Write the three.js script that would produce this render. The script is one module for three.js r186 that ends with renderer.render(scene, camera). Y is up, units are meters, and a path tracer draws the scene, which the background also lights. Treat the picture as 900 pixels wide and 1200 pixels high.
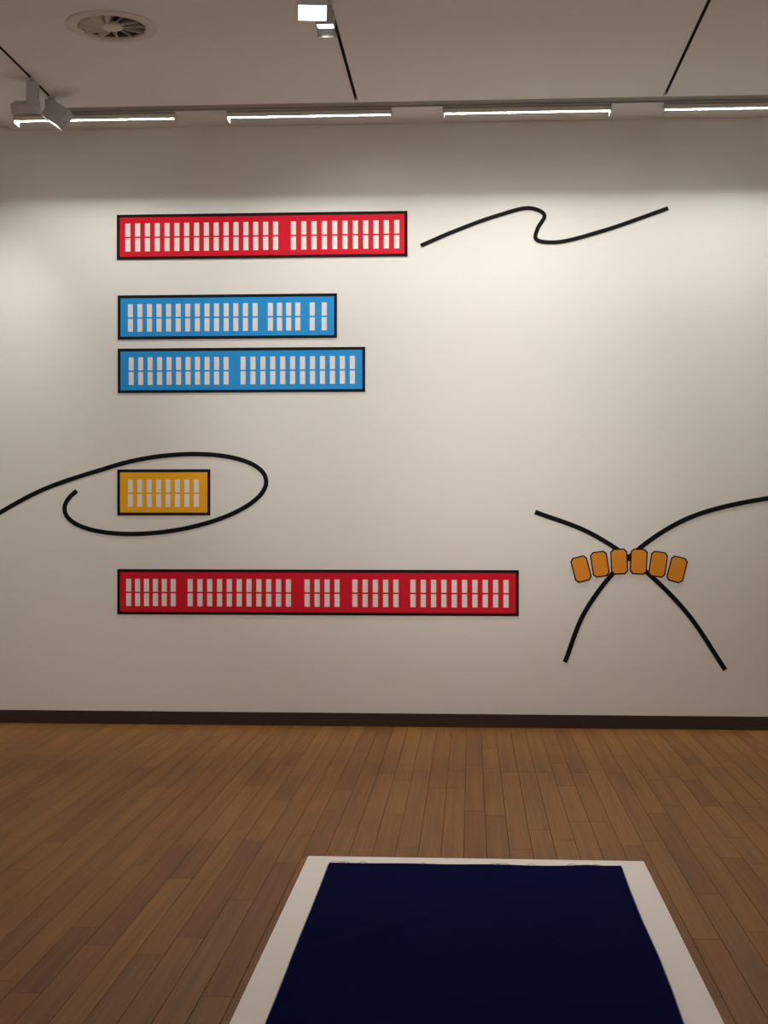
import * as THREE from 'three';
import { RectAreaLightUniformsLib } from 'three/addons/lights/RectAreaLightUniformsLib.js';
import { RoundedBoxGeometry } from 'three/addons/geometries/RoundedBoxGeometry.js';
import { mergeGeometries } from 'three/addons/utils/BufferGeometryUtils.js';

// ---------------------------------------------------------------- camera
const FOCAL = 1620, YAW = Math.atan(101 / FOCAL), EYE = 1.55, DIST = 9.98;   // pixels of a 900 x 1200 frame; metres
const scene = new THREE.Scene();
scene.background = new THREE.Color(0x000000);
const camera = new THREE.PerspectiveCamera(2 * Math.atan(600 / FOCAL) * 180 / Math.PI, 0.75, 0.05, 60);
camera.position.set(0, EYE, DIST);
camera.rotation.y = YAW;
scene.add(camera);
const renderer = new THREE.WebGLRenderer({ antialias: true });
renderer.toneMapping = THREE.LinearToneMapping;
renderer.toneMappingExposure = 1.0;
renderer.shadowMap.enabled = true;
RectAreaLightUniformsLib.init();

// light of the lamps (their builders are below)
const WASHER_COLOUR = new THREE.Color().setRGB(1.0, 0.97, 0.91), WASHER_NITS = 138;
const WALL_FLOOD = 25, ROOM_FLOOD = 12.5, REAR_FLOOD = 125;
const FLOOD_COLOUR = new THREE.Color().setRGB(1.0, 0.94, 0.86);

// ---------------------------------------------------------------- helpers
const HC = EYE + (600 - 143.5) * DIST * Math.cos(YAW) / FOCAL;      // ceiling height
function ray(px, py) {
  const x = (px - 450) / FOCAL, y = (600 - py) / FOCAL, c = Math.cos(YAW), s = Math.sin(YAW);
  return [x * c - s, y, -x * s - c];
}
const onWall = (px, py) => { const d = ray(px, py), t = -DIST / d[2]; return [d[0] * t, EYE + d[1] * t]; };
const onLevel = (px, py, h) => { const d = ray(px, py), t = (h - EYE) / d[1]; return [d[0] * t, DIST + d[2] * t]; };
const onDepth = (px, z) => { const d = ray(px, 600); return d[0] * (z - DIST) / d[2]; };   // x at a given z for a column of the picture
let seed = 20417;
const rnd = () => { seed = (seed * 1664525 + 1013904223) >>> 0; return seed / 4294967296; };
const taken = {};
function numbered(n) { taken[n] = (taken[n] ?? -1) + 1; return taken[n] ? n + '_' + String(taken[n]).padStart(3, '0') : n; }
function mesh(name, geo, mat, parent = scene) {
  const m = new THREE.Mesh(geo, mat);
  m.name = parent === scene ? numbered(name) : name;
  m.castShadow = m.receiveShadow = true;
  parent.add(m);
  return m;
}
function thing(name, label, category, pos = [0, 0, 0], group) {
  const g = new THREE.Group();
  g.name = numbered(name); g.position.set(...pos);
  g.userData = { label, category };
  if (group) g.userData.group = group;
  scene.add(g);
  return g;
}
function structure(o, label, category) { o.userData = { kind: 'structure', label, category }; return o; }
function box(x0, x1, y0, y1, z0, z1) {
  const g = new THREE.BoxGeometry(x1 - x0, y1 - y0, z1 - z0);
  g.translate((x0 + x1) / 2, (y0 + y1) / 2, (z0 + z1) / 2);
  return g;
}
function rbox(x0, x1, y0, y1, z0, z1, r = 0.003) {
  const g = new RoundedBoxGeometry(x1 - x0, y1 - y0, z1 - z0, 2, r);
  g.translate((x0 + x1) / 2, (y0 + y1) / 2, (z0 + z1) / 2);
  return g;
}
// tiling value noise
function noiseGrid(n, cells, amp, out, cellsY = cells) {
  const v = []; for (let i = 0; i < cells * cellsY; i++) v.push(rnd());
  const s = (t) => t * t * (3 - 2 * t);
  for (let y = 0; y < n; y++) for (let x = 0; x < n; x++) {
    const fx = x / n * cells, fy = y / n * cellsY, ix = Math.floor(fx), iy = Math.floor(fy), tx = s(fx - ix), ty = s(fy - iy);
    const a = v[(iy % cellsY) * cells + ix % cells], b = v[(iy % cellsY) * cells + (ix + 1) % cells];
    const c = v[((iy + 1) % cellsY) * cells + ix % cells], d = v[((iy + 1) % cellsY) * cells + (ix + 1) % cells];
    out[y * n + x] += amp * ((a + (b - a) * tx) * (1 - ty) + (c + (d - c) * tx) * ty - 0.5);
  }
}
function texture(n, f, srgb) {
  const d = new Uint8Array(n * n * 4);
  for (let i = 0; i < n * n; i++) { const c = f(i); for (let k = 0; k < 3; k++) d[i * 4 + k] = Math.max(0, Math.min(255, Math.round(c[k] * 255))); d[i * 4 + 3] = 255; }
  const t = new THREE.DataTexture(d, n, n);
  t.wrapS = t.wrapT = THREE.RepeatWrapping; t.magFilter = THREE.LinearFilter; t.minFilter = THREE.LinearMipmapLinearFilter; t.generateMipmaps = true;
  if (srgb) t.colorSpace = THREE.SRGBColorSpace;
  t.needsUpdate = true;
  return t;
}

// ---------------------------------------------------------------- materials
const plasterField = new Float32Array(512 * 512);
noiseGrid(512, 8, 0.25, plasterField); noiseGrid(512, 40, 0.3, plasterField); noiseGrid(512, 150, 0.5, plasterField);
const plasterBump = texture(512, (i) => { const v = 0.5 + plasterField[i] * 0.7; return [v, v, v]; });
const grainField = new Float32Array(512 * 512);
noiseGrid(512, 48, 0.55, grainField, 4); noiseGrid(512, 160, 0.45, grainField, 10); noiseGrid(512, 12, 0.5, grainField, 3);
const grainMap = texture(512, (i) => { const v = 0.9 + grainField[i] * 0.2; return [v, v * 0.99, v * 0.965]; }, true);
const grainBump = texture(512, (i) => { const v = 0.5 + grainField[i] * 0.5; return [v, v, v]; });
const weaveField = new Float32Array(256 * 256);
noiseGrid(256, 64, 0.5, weaveField);
const weave = texture(256, (i) => { const x = i % 256, y = Math.floor(i / 256), v = 0.5 + 0.25 * Math.sin(x * Math.PI / 4) * Math.sin(y * Math.PI / 4) + 0.2 * weaveField[i]; return [v, v, v]; });
weave.repeat.set(1, 1);

const std = (colour, roughness, extra = {}) => new THREE.MeshStandardMaterial({ color: colour, roughness, ...extra });
const paint = (colour, roughness, specularIntensity, extra = {}) => new THREE.MeshPhysicalMaterial({ color: colour, roughness, specularIntensity, ...extra });
const M = {
  wall: std(new THREE.Color().setRGB(0.785, 0.785, 0.768), 0.92, { bumpMap: plasterBump, bumpScale: 0.0006 }),
  ceiling: std(new THREE.Color().setRGB(0.87, 0.88, 0.875), 0.95, { bumpMap: plasterBump, bumpScale: 0.0004 }),
  baseboard: std(new THREE.Color().setRGB(0.030, 0.014, 0.007), 0.7, { bumpMap: grainBump, bumpScale: 0.0003 }),
  subfloor: std(new THREE.Color().setRGB(0.05, 0.03, 0.018), 0.95),
  greyMetal: std(0xb4b6b8, 0.5),
  railGrey: std(0x9c9c98, 0.6),
  darkTrack: std(0x1a1613, 0.7),
  whiteMetal: std(0xd9d5cc, 0.5),
  reflector: std(0xe8e6e0, 0.35),
  duct: std(0x868786, 0.45, { metalness: 0.6, side: THREE.DoubleSide }),
  plinth: std(new THREE.Color().setRGB(0.74, 0.71, 0.68), 0.6, { bumpMap: plasterBump, bumpScale: 0.0002 }),
  black: paint(0x0c0b0d, 0.6, 0.3),
  red: paint(0xd4122c, 0.5, 0.3),
  blue: paint(0x2196e2, 0.5, 0.3),
  yellow: paint(0xf0ae1e, 0.5, 0.3),
  orange: paint(0xe2922a, 0.5, 0.3),
  markWhite: std(0xeae6e2, 0.6),
  lineBlack: paint(0x0c0b0c, 0.6, 0.3),
  cloth: new THREE.MeshPhysicalMaterial({ color: new THREE.Color().setRGB(0.0022, 0.0038, 0.034), roughness: 0.95, bumpMap: weave, bumpScale: 0.0004, specularIntensity: 0.04 }),
  selvedge: std(0x8d93b5, 0.9),
  thread: std(0x1d2446, 0.95),
  visorGrey: std(0x4c4b47, 0.8),
  darkGlass: std(0x2a2c2e, 0.15),
  lampGlow: new THREE.MeshStandardMaterial({ color: 0xffffff, emissive: new THREE.Color().setRGB(1, 0.96, 0.88), emissiveIntensity: 3 }),
  floodGlow: new THREE.MeshStandardMaterial({ color: 0xffffff, emissive: new THREE.Color().setRGB(1, 0.95, 0.87), emissiveIntensity: 4 }),
};

// ---------------------------------------------------------------- room
const XL = -6.6, XR = 5.4, ZB = 13.0, T = 0.2;
const TOP = HC + 0.55;
function uvMetres(g, scale) {            // box-projected texture coordinates, in metres over scale
  const p = g.attributes.position, n = g.attributes.normal, uv = new Float32Array(p.count * 2);
  for (let i = 0; i < p.count; i++) {
    const ax = Math.abs(n.getX(i)), ay = Math.abs(n.getY(i)), az = Math.abs(n.getZ(i));
    const [u, v] = ay >= ax && ay >= az ? [p.getX(i), p.getZ(i)] : ax >= az ? [p.getZ(i), p.getY(i)] : [p.getX(i), p.getY(i)];
    uv[i * 2] = u / scale; uv[i * 2 + 1] = v / scale;
  }
  g.setAttribute('uv', new THREE.BufferAttribute(uv, 2));
  return g;
}
structure(mesh('wall_back', uvMetres(box(XL - T, XR + T, -0.1, TOP, -T, 0), 1.3), M.wall), 'white plaster gallery wall carrying the painted panels and lines', 'wall');
structure(mesh('wall_left', uvMetres(box(XL - T, XL, -0.1, TOP, 0, ZB), 1.3), M.wall), 'white side wall of the gallery', 'wall');
structure(mesh('wall_right', uvMetres(box(XR, XR + T, -0.1, TOP, 0, ZB), 1.3), M.wall), 'white side wall of the gallery', 'wall');
structure(mesh('wall_rear', uvMetres(box(XL - T, XR + T, -0.1, TOP, ZB, ZB + T), 1.3), M.wall), 'white end wall of the gallery', 'wall');

// skirting, set a little proud of the wall
structure(mesh('baseboard_back', uvMetres(rbox(XL, XR, 0, 0.095, 0, 0.016, 0.002), 0.8), M.baseboard), 'dark brown wooden skirting board along the foot of the wall', 'baseboard');

// floor of single boards laid towards the wall
const floor = new THREE.Group(); floor.name = 'floor'; scene.add(floor);
structure(floor, 'warm brown hardwood strip floor', 'floor');
mesh('subfloor', box(XL, XR, -0.1, -0.012, 0, ZB), M.subfloor, floor);
const PW = 0.104, GAP = 0.0014, BEV = 0.0012;
function plankGeometry(len, du, dv) {
  const hx = PW / 2 - GAP / 2, hz = len / 2 - GAP / 2, b = BEV, y0 = -0.012, y1 = -b, pos = [], uv = [];
  const quad = (a, b2, c, d) => { for (const q of [a, b2, c, a, c, d]) { pos.push(...q); uv.push(q[0] * 2.2 + du, q[2] * 0.55 + dv); } };
  const ring = (x, y, z) => [[-x, y, z], [x, y, z], [x, y, -z], [-x, y, -z]];
  const r0 = ring(hx, y0, hz), r1 = ring(hx, y1, hz), r2 = ring(hx - b, 0, hz - b);
  for (let k = 0; k < 4; k++) { const j = (k + 1) % 4; quad(r0[k], r0[j], r1[j], r1[k]); quad(r1[k], r1[j], r2[j], r2[k]); }
  quad(...r2);
  const g = new THREE.BufferGeometry();
  g.setAttribute('position', new THREE.Float32BufferAttribute(pos, 3));
  g.setAttribute('uv', new THREE.Float32BufferAttribute(uv, 2));
  g.computeVertexNormals();
  return g;
}
const LENGTHS = [0.5, 0.7, 0.9, 1.1, 1.3, 1.5, 1.7, 1.9], plankGeos = {};
for (const l of LENGTHS) for (let k = 0; k < 3; k++) plankGeos[l + '/' + k] = plankGeometry(l, rnd() * 5, rnd() * 5);
const TONES = [[0.220, 0.094, 0.021], [0.234, 0.103, 0.024], [0.206, 0.088, 0.019], [0.228, 0.102, 0.022], [0.188, 0.076, 0.017], [0.246, 0.112, 0.025], [0.214, 0.096, 0.022], [0.230, 0.096, 0.020]];
const plankRough = 0.55;
const plankMats = TONES.map((c) => paint(new THREE.Color().setRGB(...c), plankRough, 0.45, { map: grainMap, bumpMap: grainBump, bumpScale: 0.00015 }));
const planks = [];
{
  const rows = Math.floor((XR - XL) / PW);
  for (let r = 0; r < rows; r++) {
    let z = 0.002 - 0; const x = XL + (r + 0.5) * PW + ((XR - XL) - rows * PW) / 2;
    let first = true;
    while (z < ZB - 0.5) {
      let l = LENGTHS[Math.floor(rnd() * LENGTHS.length)];
      if (first) { first = false; l = LENGTHS[Math.floor(rnd() * 8)]; }
      if (z + l > ZB) l = 0.5;
      planks.push({ x, z: z + l / 2, l, k: Math.floor(rnd() * 3), tone: Math.floor(rnd() * TONES.length) });
      z += l;
    }
  }
  for (const p of planks) {              // size in the picture
    const c = Math.cos(YAW), s = Math.sin(YAW), dx = p.x, dz = p.z - DIST;
    const depth = -(dx * -0 + dz * c) - dx * s, lat = dx * c - dz * s;
    const px = 450 + FOCAL * lat / depth, py = 600 + FOCAL * EYE / depth;
    const underPlinth = p.z > 4.15 && p.x > -0.8 && p.x < 0.75;
    p.size = depth > 1 && px > -25 && px < 925 && py < 1230 && !underPlinth ? p.l / depth ** 3 : 0;
  }
  planks.sort((a, b) => b.size - a.size);
  planks.forEach((p, i) => { if (i < 300 && p.size > 0) { const m = mesh('plank', plankGeos[p.l + '/' + p.k], plankMats[p.tone], floor); m.position.set(p.x, 0, p.z); p.built = true; } });
  const rest = planks.filter((p) => !p.built).map((p) => {
    const g = plankGeos[p.l + '/' + p.k].clone().translate(p.x, 0, p.z), n = g.attributes.position.count, col = new Float32Array(n * 3);
    for (let i = 0; i < n; i++) col.set(TONES[p.tone], i * 3);
    g.setAttribute('color', new THREE.BufferAttribute(col, 3));
    return g;
  });
  const far = mesh('planks', mergeGeometries(rest), paint(0xffffff, plankRough, 0.45, { map: grainMap, bumpMap: grainBump, bumpScale: 0.00015, vertexColors: true }), floor);
  far.userData.kind = 'stuff';
}

// ceiling: a plaster field with a light slot, track grooves and a round air outlet cut in it
const ceiling = new THREE.Group(); ceiling.name = 'ceiling'; scene.add(ceiling);
structure(ceiling, 'white plaster ceiling with narrow slots for the lighting', 'ceiling');
const SLAB = 0.25;
const SLOT0 = 0.40, SLOT1 = 0.54;                                   // light slot, distance from the wall
const fieldLeft = onWall(14, 151)[0];
const washerX0 = [15, 265, 519, 778].map((px) => onDepth(px, SLOT0));
const WLEN = onDepth(459, SLOT0) - onDepth(265, SLOT0);
const washers = washerX0.concat(washerX0[3] + (washerX0[3] - washerX0[2]));
const trackX = [onLevel(72, 126.5, HC)[0], onLevel(418, 119, HC)[0], onLevel(780.4, 109, HC)[0]];
const [ventX, ventZ] = onLevel(131, 31, HC);
const TRACK_END = 10.5;
{
  const s = new THREE.Shape();
  s.moveTo(fieldLeft, 0); s.lineTo(XR, 0); s.lineTo(XR, ZB); s.lineTo(fieldLeft, ZB); s.closePath();
  const hole = (x0, x1, z0, z1) => { const h = new THREE.Path(); h.moveTo(x0, z0); h.lineTo(x0, z1); h.lineTo(x1, z1); h.lineTo(x1, z0); h.closePath(); s.holes.push(h); };
  hole(trackX[0] + 0.025, XR - 0.1, SLOT0 + 0.004, SLOT1);
  for (const x of washers) hole(x, x + WLEN, 0.27, SLOT0 - 0.002);
  for (const x of trackX) hole(x - 0.0105, x + 0.0105, SLOT1 + 0.012, TRACK_END);
  const c = new THREE.Path(); c.absarc(ventX, ventZ, 0.205, 0, Math.PI * 2, true); s.holes.push(c);
  const g = new THREE.ExtrudeGeometry(s, { depth: SLAB, bevelEnabled: false, curveSegments: 40 });
  g.rotateX(Math.PI / 2); g.translate(0, HC + SLAB, 0);
  // after the turn, the shape's y runs along z and the depth hangs down to the ceiling's face
  mesh('ceiling_field', uvMetres(g, 1.3), M.ceiling, ceiling);
  mesh('ceiling_border', uvMetres(box(XL, fieldLeft, HC + 0.03, HC + SLAB, 0, ZB), 1.3), M.ceiling, ceiling);
  mesh('upper_slab', box(XL - T, XR + T, HC + 0.55, HC + 0.65, -T, ZB + T), M.ceiling, ceiling);
}

// ---------------------------------------------------------------- plinth and cloth
const PH = 0.06;
const fl = onLevel(360, 1003, PH), fr = onLevel(755, 1009, PH), nl = onLevel(270, 1200, PH), nr = onLevel(848, 1200, PH);
const px0 = (fl[0] + nl[0]) / 2, px1 = (fr[0] + nr[0]) / 2, pz0 = (fl[1] + fr[1]) / 2, pz1 = pz0 + 2.75;
{
  const t = thing('plinth', 'low white rectangular plinth lying on the wooden floor', 'plinth', [(px0 + px1) / 2, 0, (pz0 + pz1) / 2]);
  const w = (px1 - px0) / 2, d = (pz1 - pz0) / 2;
  mesh('top_panel', rbox(-w, w, PH - 0.018, PH, -d, d, 0.0015), M.plinth, t);
  mesh('side_frame', box(-w + 0.006, w - 0.006, 0, PH - 0.018, -d + 0.006, d - 0.006), M.plinth, t);
}
{
  // edges of the cloth, traced on the plinth's top
  const left = [[386, 1012], [373, 1046], [352, 1098], [331, 1152], [312, 1200]].map(([a, b]) => onLevel(a, b, PH));
  const right = [[728, 1016.5], [738, 1044], [752.4, 1080], [772, 1123], [788, 1164], [800.4, 1200]].map(([a, b]) => onLevel(a, b, PH));
  const zEnd = pz1 - 0.06;
  const at = (e, z) => {
    if (z <= e[0][1]) return e[0][0];
    for (let i = 1; i < e.length; i++) if (z <= e[i][1]) { const k = (z - e[i - 1][1]) / (e[i][1] - e[i - 1][1]); return e[i - 1][0] + (e[i][0] - e[i - 1][0]) * k; }
    return e[e.length - 1][0] + 0.006 * Math.sin((z - e[e.length - 1][1]) * 7);
  };
  const NX = 90, NZ = 150, cx = (px0 + px1) / 2, z0l = left[0][1], z0r = right[0][1];
  const pos = [], uv = [], idx = [];
  const P = (i, j) => {
    const u = i / NX, v = j / NZ, zs = z0l + (z0r - z0l) * u + 0.006 * Math.sin(u * 19) * Math.sin(u * 3.1) - (u > 0.93 ? (u - 0.93) * 0.16 : 0);
    const z = zs + (zEnd - zs) * v, l = at(left, z), r = at(right, z), x = l + (r - l) * u;
    // one soft diagonal fold and slight waves
    const fold = (u - 0.12) * 0.55 + v - 0.42, f2 = (u - 0.4) * 0.2 - v + 0.78;
    const h = 0.004 + 0.0035 * Math.exp(-fold * fold / 0.0007) + 0.003 * Math.exp(-f2 * f2 / 0.0012) + 0.0008 * Math.sin(u * 11 + v * 7) * Math.sin(v * 13 - u * 3) + 0.0008;
    return [x - cx, h, z - pz0, u * 1.25 * 12, v * 2.6 * 12];
  };
  for (let j = 0; j <= NZ; j++) for (let i = 0; i <= NX; i++) { const p = P(i, j); pos.push(p[0], p[1], p[2]); uv.push(p[3], p[4]); }
  for (let j = 0; j < NZ; j++) for (let i = 0; i < NX; i++) { const a = j * (NX + 1) + i, b = a + 1, c = a + NX + 1, d = c + 1; idx.push(a, c, b, b, c, d); }
  const rim = [];
  for (let i = 0; i < NX; i++) rim.push([i, 0]);
  for (let j = 0; j < NZ; j++) rim.push([NX, j]);
  for (let i = NX; i > 0; i--) rim.push([i, NZ]);
  for (let j = NZ; j > 0; j--) rim.push([0, j]);
  const base = pos.length / 3;
  for (const [i, j] of rim) { const p = P(i, j); pos.push(p[0], 0.0003, p[2]); uv.push(p[3], p[4]); }
  rim.forEach(([i, j], k) => { const n = (k + 1) % rim.length, a = j * (NX + 1) + i, b = rim[n][1] * (NX + 1) + rim[n][0]; idx.push(a, b, base + k, b, base + n, base + k); });
  const g = new THREE.BufferGeometry();
  g.setAttribute('position', new THREE.Float32BufferAttribute(pos, 3)); g.setAttribute('uv', new THREE.Float32BufferAttribute(uv, 2)); g.setIndex(idx); g.computeVertexNormals();
  const t = thing('blue_cloth', 'deep blue cloth with raw edges spread flat on the white plinth', 'cloth', [cx, PH, pz0]);
  mesh('fabric', g, M.cloth, t);
  for (const side of [0, 1]) {           // pale selvedge along the two long edges
    const pts = [], o = side ? 0.002 : -0.002;
    for (let j = 1; j < NZ; j += 3) { const p = P(side ? NX : 0, j); pts.push(new THREE.Vector3(p[0] + o, 0.0022, p[2])); }
    mesh('selvedge', new THREE.TubeGeometry(new THREE.CatmullRomCurve3(pts), 120, 0.0022, 5), M.selvedge, t);
  }
  for (const [u, len, bend] of [[0.03, 0.035, 1], [0.06, 0.05, -1], [0.1, 0.03, 1], [0.33, 0.015, -1], [0.55, 0.03, 1], [0.62, 0.045, -1], [0.68, 0.03, 1], [0.86, 0.04, -1], [0.9, 0.03, 1]]) {
    const p = P(Math.round(u * NX), 0), v = (a, b, c) => new THREE.Vector3(p[0] + a, b, p[2] + c);
    mesh('loose_thread', new THREE.TubeGeometry(new THREE.CatmullRomCurve3([v(0, 0.004, 0.004), v(bend * len * 0.3, 0.006, -0.012), v(bend * len, 0.005, -0.016), v(bend * len * 1.3, 0.002, -0.003)]), 10, 0.0007, 4), M.thread, t);
  }
}

// ---------------------------------------------------------------- painted panels and lines on the wall
const SKIN = 0.003;
function panel(label, px, py0, py1, mat, words, capTop, capBottom) {
  const a = onWall(px[0], py0), b = onWall(px[1], py1), c = onWall(px[0], py1), d = onWall(px[1], py0);
  const x0 = a[0], x1 = b[0], y1 = (a[1] + d[1]) / 2, y0 = (b[1] + c[1]) / 2, cx = (x0 + x1) / 2, cy = (y0 + y1) / 2;
  const t = thing('wall_panel', label, 'wall panel', [cx, cy, 0]), w = (x1 - x0) / 2, h = (y1 - y0) / 2, e = 0.021;
  const frame = new THREE.Shape(); frame.moveTo(-w, -h); frame.lineTo(w, -h); frame.lineTo(w, h); frame.lineTo(-w, h); frame.closePath();
  const inner = new THREE.Path(); inner.moveTo(-w + e, -h + e); inner.lineTo(-w + e, h - e); inner.lineTo(w - e, h - e); inner.lineTo(w - e, -h + e); inner.closePath(); frame.holes.push(inner);
  mesh('border', new THREE.ExtrudeGeometry(frame, { depth: SKIN, bevelEnabled: false }), M.black, t);
  mesh('field', box(-w + e, w - e, -h + e, h - e, 0, SKIN * 0.8), mat, t);
  const mid = (px[0] + px[1]) / 2, yT = onWall(mid, capTop)[1] - cy, yB = onWall(mid, capBottom)[1] - cy, ym = (yT + yB) / 2, bar = 0.037, gap = 0.012;
  for (const [m0, m1] of words) {        // plain upright bars, each cut once at the middle
    const wx0 = onWall(m0, capTop)[0] - cx, wx1 = onWall(m1, capTop)[0] - cx;
    const n = Math.max(2, Math.round((wx1 - wx0 + 0.03) / 0.072)), step = (wx1 - wx0 - bar) / (n - 1);
    for (let k = 0; k < n; k++) {
      const bx = wx0 + k * step;
      mesh('white_bar', mergeGeometries([box(bx, bx + bar, yB, ym - gap / 2, SKIN * 0.7, SKIN), box(bx, bx + bar, ym + gap / 2, yT, SKIN * 0.7, SKIN)]), M.markWhite, t);
    }
  }
}
panel('long red wall panel with black border, highest on the wall', [137, 477.5], 249.5, 302.5, M.red, [[147, 326], [341, 468]], 260, 293);
panel('shorter blue wall panel with black border, just under the upper red panel', [138, 395], 345, 397, M.blue, [[150, 302], [314, 352], [363, 383]], 355.5, 388);
panel('longer blue wall panel with black border, above the small yellow panel', [138, 428], 407.5, 460, M.blue, [[151, 268], [282, 416]], 418, 450.5);
panel('small yellow wall panel with black border, circled by a black line', [137.5, 246.5], 550, 604, M.yellow, [[150, 233]], 562, 594);
panel('longest red wall panel with black border, lowest on the wall', [137.5, 608], 667.5, 721, M.red, [[148, 206], [220, 341], [357, 398], [413, 467], [481, 596]], 679, 711);

function stroke(pixels, width, back = 0.0003, depth = 0.0023) {           // a flat painted band along a smooth curve
  const curve = new THREE.CatmullRomCurve3(pixels.map(([a, b]) => new THREE.Vector3(...onWall(a, b), 0)), false, 'centripetal');
  const N = 160, pos = [], idx = [];
  for (let i = 0; i <= N; i++) {
    const p = curve.getPointAt(i / N), t = curve.getTangentAt(i / N), nx = -t.y * width / 2, ny = t.x * width / 2;
    pos.push(p.x + nx, p.y + ny, depth, p.x - nx, p.y - ny, depth, p.x + nx, p.y + ny, back, p.x - nx, p.y - ny, back);
  }
  for (let i = 0; i < N; i++) { const a = i * 4, b = a + 4; idx.push(a, a + 1, b + 1, a, b + 1, b, a, b, b + 2, a, b + 2, a + 2, a + 1, a + 3, b + 3, a + 1, b + 3, b + 1); }
  const e = N * 4; idx.push(0, 2, 3, 0, 3, 1, e, e + 1, e + 3, e, e + 3, e + 2);
  let g = new THREE.BufferGeometry();
  g.setAttribute('position', new THREE.Float32BufferAttribute(pos, 3)); g.setIndex(idx);
  g = g.toNonIndexed(); g.computeVertexNormals();
  return g;
}
function line(label, pixels, width, back, depth) {
  const m = mesh('painted_line', stroke(pixels, width, back, depth), M.lineBlack);
  m.userData = { label, category: 'painted line' };
}
line('black wave-shaped line beside the upper red panel', [[493, 288], [530, 272], [585, 252], [622, 244], [638, 252], [630, 268], [628, 280], [650, 284], [705, 271], [783, 244]], 0.029);
{
  const pts = [[-60, 642], [-10, 607], [50, 574]];
  for (let k = 0; k <= 24; k++) {        // a plain tilted oval that winds inwards to an open end
    const a = (118 - k * 13.6) * Math.PI / 180, c = 1 - 0.13 * (k / 24) ** 3, u = 126 * c * Math.cos(a), v = 45 * c * Math.sin(a), r = 0.14;
    pts.push([188 + u * Math.cos(r) - v * Math.sin(r), 580 - u * Math.sin(r) - v * Math.cos(r)]);
  }
  line('long black looping line around the small yellow panel', pts, 0.033);
}
line('black arc falling to the right through the row of orange blocks', [[627, 600], [690, 624], [745, 660], [803, 716], [850, 785]], 0.034, 0.0003, 0.0018);
line('black arc rising to the right through the row of orange blocks', [[662, 776], [686, 716], [735, 655], [805, 608], [900, 584], [960, 580]], 0.034, 0.0019, 0.0034);
{
  const t = thing('orange_block_row', 'arched row of six orange blocks with dark outlines over the crossing lines', 'wall emblem', [...onWall(737, 661), 0.0035]);
  const o = onWall(737, 661), R = 1.05, wpx = 0.122, hpx = 0.185;
  const chamfer = (w, h, c) => { const s = new THREE.Shape(); s.moveTo(-w + c, -h); s.lineTo(w - c, -h); s.lineTo(w, -h + c); s.lineTo(w, h - c); s.lineTo(w - c, h); s.lineTo(-w + c, h); s.lineTo(-w, h - c); s.lineTo(-w, -h + c); s.closePath(); return s; };
  const outer = new THREE.ExtrudeGeometry(chamfer(wpx / 2, hpx / 2, 0.022), { depth: 0.001, bevelEnabled: false });
  const inner = new THREE.ExtrudeGeometry(chamfer(wpx / 2 - 0.009, hpx / 2 - 0.009, 0.018), { depth: 0.0018, bevelEnabled: false });
  for (let k = 0; k < 6; k++) {
    const a = (k - 2.5) * 0.132, b = mesh('outline_block', outer, M.black, t);
    b.position.set(R * Math.sin(a), 0.02 - R * (1 - Math.cos(a)), 0); b.rotation.z = -a * 0.75;
    mesh('block_face', inner, M.orange, b);
  }
}

// ---------------------------------------------------------------- recessed light rail and wall washers
{
  const x0 = trackX[0] + 0.03, x1 = XR - 0.105;
  const t = thing('light_rail', 'long grey metal rail recessed in the ceiling slot along the wall', 'light rail', [(x0 + x1) / 2, HC, 0]);
  const h = (x1 - x0) / 2;
  mesh('wall_side_plate', box(-h, h, 0.001, 0.11, SLOT0 + 0.006, SLOT0 + 0.010), M.railGrey, t);
  mesh('room_side_plate', box(-h, h, 0.001, 0.11, SLOT1 - 0.006, SLOT1 - 0.002), M.railGrey, t);
  mesh('face_plate', box(-h, h, 0.010, 0.014, SLOT0 + 0.010, SLOT1 - 0.006), M.railGrey, t);
}
const washerSpot = ['above the hanging floodlights', 'above the upper red panel', 'above the wave-shaped line', 'beyond the wave-shaped line', 'farthest from the air vent'];
washers.forEach((x, n) => {
  const t = thing('wall_washer', 'linear wall washer light under the ceiling, ' + washerSpot[n], 'wall washer', [x + WLEN / 2, HC, 0], 'wall washers along the ceiling slot');
  const h = WLEN / 2 - 0.004, w0 = 0.28, w1 = SLOT0 - 0.004, up = 0.19;
  mesh('room_side_plate', box(-h, h, -0.041, up, w1 - 0.004, w1), M.whiteMetal, t);
  mesh('baffle', box(-h + 0.005, h - 0.005, -0.040, 0.13, w1 - 0.0065, w1 - 0.0045), M.black, t);
  mesh('wall_side_plate', box(-h, h, -0.022, up, w0, w0 + 0.004), M.reflector, t);
  mesh('top_plate', box(-h, h, up - 0.004, up, w0 + 0.004, w1 - 0.004), M.reflector, t);
  for (const s of [-1, 1]) mesh('end_cap', box(s > 0 ? h - 0.004 : -h, s > 0 ? h : -h + 0.004, -0.058, up, w0, w1), M.reflector, t);
  mesh('mounting_strip', box(-h, h, -0.014, 0.0, w1 + 0.0003, w1 + 0.003), M.railGrey, t);
  const lamp = mesh('lamp', box(-h + 0.02, h - 0.02, 0, 0.012, -0.029, 0.029), M.lampGlow, t);
  lamp.position.set(0, 0.155, 0.357);
  lamp.rotation.x = 0.2;
  const l = new THREE.RectAreaLight(WASHER_COLOUR, WASHER_NITS, WLEN - 0.06, 0.056);
  l.position.set(0, 0.152, 0.356);
  l.rotation.x = -Math.PI / 2 + 0.2;      // shines down and a little towards the wall
  l.name = 'washer_light'; l.castShadow = true;
  t.add(l);
});

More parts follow.
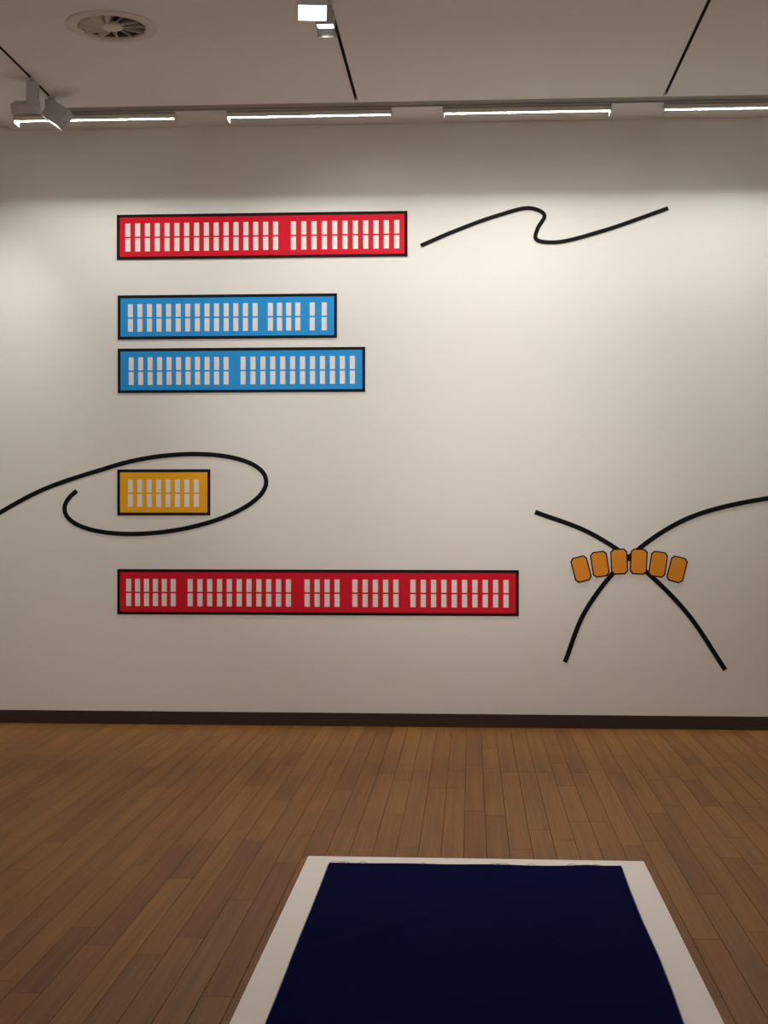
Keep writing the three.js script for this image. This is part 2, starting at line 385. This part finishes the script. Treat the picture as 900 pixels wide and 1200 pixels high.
// ---------------------------------------------------------------- tracks and floodlights
trackX.forEach((x, n) => {
  const z0 = SLOT1 + 0.013, z1 = TRACK_END - 0.01;
  const t = thing('lighting_track', ['black lighting track recessed in the ceiling beside the round air vent', 'black lighting track recessed in the ceiling between two bare ceiling fields', 'black lighting track recessed in the ceiling, farthest from the round air vent'][n], 'lighting track', [x, HC, z0]);
  const L = z1 - z0;
  mesh('channel', mergeGeometries([box(-0.010, -0.0075, 0.001, 0.04, 0, L), box(0.0075, 0.010, 0.001, 0.04, 0, L), box(-0.0075, 0.0075, 0.036, 0.04, 0, L)]), M.darkTrack, t);
  mesh('end_cap', box(-0.0075, 0.0075, 0.0, 0.012, 0.0, 0.05), M.whiteMetal, t);
});

// a flat square floodlight: adapter and gear box under the track, head on a knuckle
function flood(label, x, z, { drop = 0.2, headOffset = [0, 0, 0], yaw = 0, pitch = 0.4, power = 12, angle = 0.9, size = 0.16, deep = 0.06, gear = true, penumbra = 1, lit = true, visor = true }) {
  const t = thing('floodlight', label, 'floodlight', [x, HC, z], 'floodlights on the ceiling tracks');
  mesh('adapter', rbox(-0.012, 0.012, -0.02, -0.0002, -0.05, 0.05, 0.002), M.greyMetal, t);
  if (gear) mesh('gear_box', rbox(-0.034, 0.034, -drop, -0.018, -0.032, 0.032, 0.004), M.greyMetal, t);
  else mesh('stem', rbox(-0.015, 0.015, -drop, -0.018, -0.015, 0.015, 0.003), M.greyMetal, t);
  const head = new THREE.Group(); head.name = 'head'; t.add(head);
  head.position.set(headOffset[0], -drop + headOffset[1], headOffset[2]);
  head.rotation.set(0, yaw, 0); 
    // the head's face looks along its own -y once tilted about x
  const h = size / 2, d = deep;
  const turn = (g) => { g.rotateX(pitch); return g; };
  mesh('housing', turn(mergeGeometries([box(-h, h, d / 2 - 0.006, d / 2, -h, h), box(-h, -h + 0.005, -d / 2, d / 2 - 0.006, -h, h), box(h - 0.005, h, -d / 2, d / 2 - 0.006, -h, h), box(-h + 0.005, h - 0.005, -d / 2, d / 2 - 0.006, -h, -h + 0.005), box(-h + 0.005, h - 0.005, -d / 2, d / 2 - 0.006, h - 0.005, h)])), M.greyMetal, head);
  mesh('lamp_glass', turn(box(-h + 0.006, h - 0.006, -d / 2 + 0.006, -d / 2 + 0.010, -h + 0.006, h - 0.006)), lit ? M.floodGlow : M.darkGlass, head);
  if (visor) mesh('visor', turn(box(-h, h, -d / 2 - 0.045, -d / 2, -h - 0.004, -h)), M.visorGrey, head);
  mesh('knuckle', new THREE.CylinderGeometry(0.018, 0.018, 0.07, 16).rotateZ(Math.PI / 2), M.greyMetal, head);
  if (!lit) return t;
  const l = new THREE.SpotLight(FLOOD_COLOUR, power, 0, angle, penumbra, 2);
  const dir = new THREE.Vector3(0, -1, 0).applyAxisAngle(new THREE.Vector3(1, 0, 0), pitch).applyAxisAngle(new THREE.Vector3(0, 1, 0), yaw);
  l.position.copy(head.position).addScaledVector(dir, d / 2 + 0.01);
  l.target.position.copy(l.position).addScaledVector(dir, 2);
  l.name = 'flood_light'; l.castShadow = true; l.shadow.radius = 3;
  t.add(l, l.target);
  return t;
}
const zAt = (py, drop) => DIST - (HC - drop - EYE) * FOCAL / (600 - py);
// beside the air vent: one head turned to the wall and switched off, one turned sideways
flood('unlit grey floodlight beside the air vent, its flat head turned to the wall', trackX[0], zAt(84, 0), { drop: 0.17, headOffset: [-0.055, 0.0, -0.03], pitch: 0.42, yaw: 0.1, lit: false, visor: false });
flood('lit grey floodlight near the air vent, its deep head tilted sideways', trackX[0], zAt(106, 0), { drop: 0.15, headOffset: [0.05, 0.025, 0.02], pitch: 0.6, yaw: 1.6, power: ROOM_FLOOD * 0.6, angle: 0.9, size: 0.14, deep: 0.13, visor: false });
// on the middle track, turned into the room
flood('brightly lit square floodlight on the middle ceiling track, facing into the room', trackX[1], zAt(2, 0.11), { drop: 0.1, headOffset: [-0.062, -0.03, 0], pitch: -0.2, yaw: 0.12, power: ROOM_FLOOD, angle: 1.05, visor: false });
flood('smaller lit floodlight on the middle ceiling track with a visor on the wall side', trackX[1], zAt(22, 0.09), { drop: 0.09, gear: false, headOffset: [-0.025, 0, 0], pitch: 0.06, yaw: 0, power: ROOM_FLOOD * 0.7, angle: 1.05, size: 0.1 });
flood('lit floodlight on the ceiling track farthest from the air vent', trackX[2], zAt(-10, 0.1), { drop: 0.1, gear: false, headOffset: [0.06, 0, 0], pitch: -0.3, yaw: 0.1, power: ROOM_FLOOD, angle: 1.05, visor: false });
// further back in the room, out of the picture: three heads that wash this wall, two facing the far end
flood('grey floodlight on the track beside the air vent, far back, turned to the panelled wall', trackX[0], 4.6, { drop: 0.12, pitch: 1.12, yaw: 0, power: WALL_FLOOD * 0.45, angle: 0.40, visor: false });
flood('grey floodlight on the middle track, far back, turned to the panelled wall', trackX[1], 4.6, { drop: 0.12, pitch: 1.19, yaw: -0.08, power: WALL_FLOOD, angle: 0.40, visor: false });
flood('grey floodlight on the track farthest from the vent, far back, turned to the panelled wall', trackX[2], 4.6, { drop: 0.12, pitch: 1.19, yaw: 0.08, power: WALL_FLOOD * 0.75, angle: 0.40, visor: false });
flood('grey floodlight on the track beside the air vent, facing the far end', trackX[0], 7.2, { drop: 0.12, pitch: -0.95, yaw: 0, power: REAR_FLOOD, angle: 0.9, visor: false });
flood('grey floodlight on the track farthest from the vent, facing the far end', trackX[2], 7.2, { drop: 0.12, pitch: -0.95, yaw: 0, power: REAR_FLOOD, angle: 0.9, visor: false });

// ---------------------------------------------------------------- round air outlet
{
  const t = thing('air_vent', 'round white swirl air vent with slanted blades set in the ceiling', 'air vent', [ventX, HC, ventZ]);
  const prof = [[0.192, 0.004], [0.198, -0.008], [0.215, -0.013], [0.245, -0.010], [0.262, -0.004], [0.262, 0.0], [0.2, 0.004], [0.192, 0.004]].map(([r, y]) => new THREE.Vector2(r, y));
  mesh('ring', new THREE.LatheGeometry(prof, 64), M.whiteMetal, t);
  mesh('hub', new THREE.LatheGeometry([[0.0001, -0.012], [0.055, -0.012], [0.066, -0.006], [0.068, 0.012], [0.0001, 0.012]].map(([r, y]) => new THREE.Vector2(r, y)), 40), M.whiteMetal, t);
  const blade = box(0.06, 0.196, -0.0015, 0.0015, -0.032, 0.032);
  for (let k = 0; k < 12; k++) {
    const b = mesh('blade', blade, M.whiteMetal, t);
    b.rotation.order = 'YXZ'; b.rotation.y = k * Math.PI / 6 + 0.15; b.rotation.x = 0.85; b.position.y = 0.012;
  }
  mesh('duct', new THREE.LatheGeometry([[0.2, 0.005], [0.2, 0.5], [0.0001, 0.5]].map(([r, y]) => new THREE.Vector2(r, y)), 48), M.duct, t);
}

renderer.render(scene, camera);
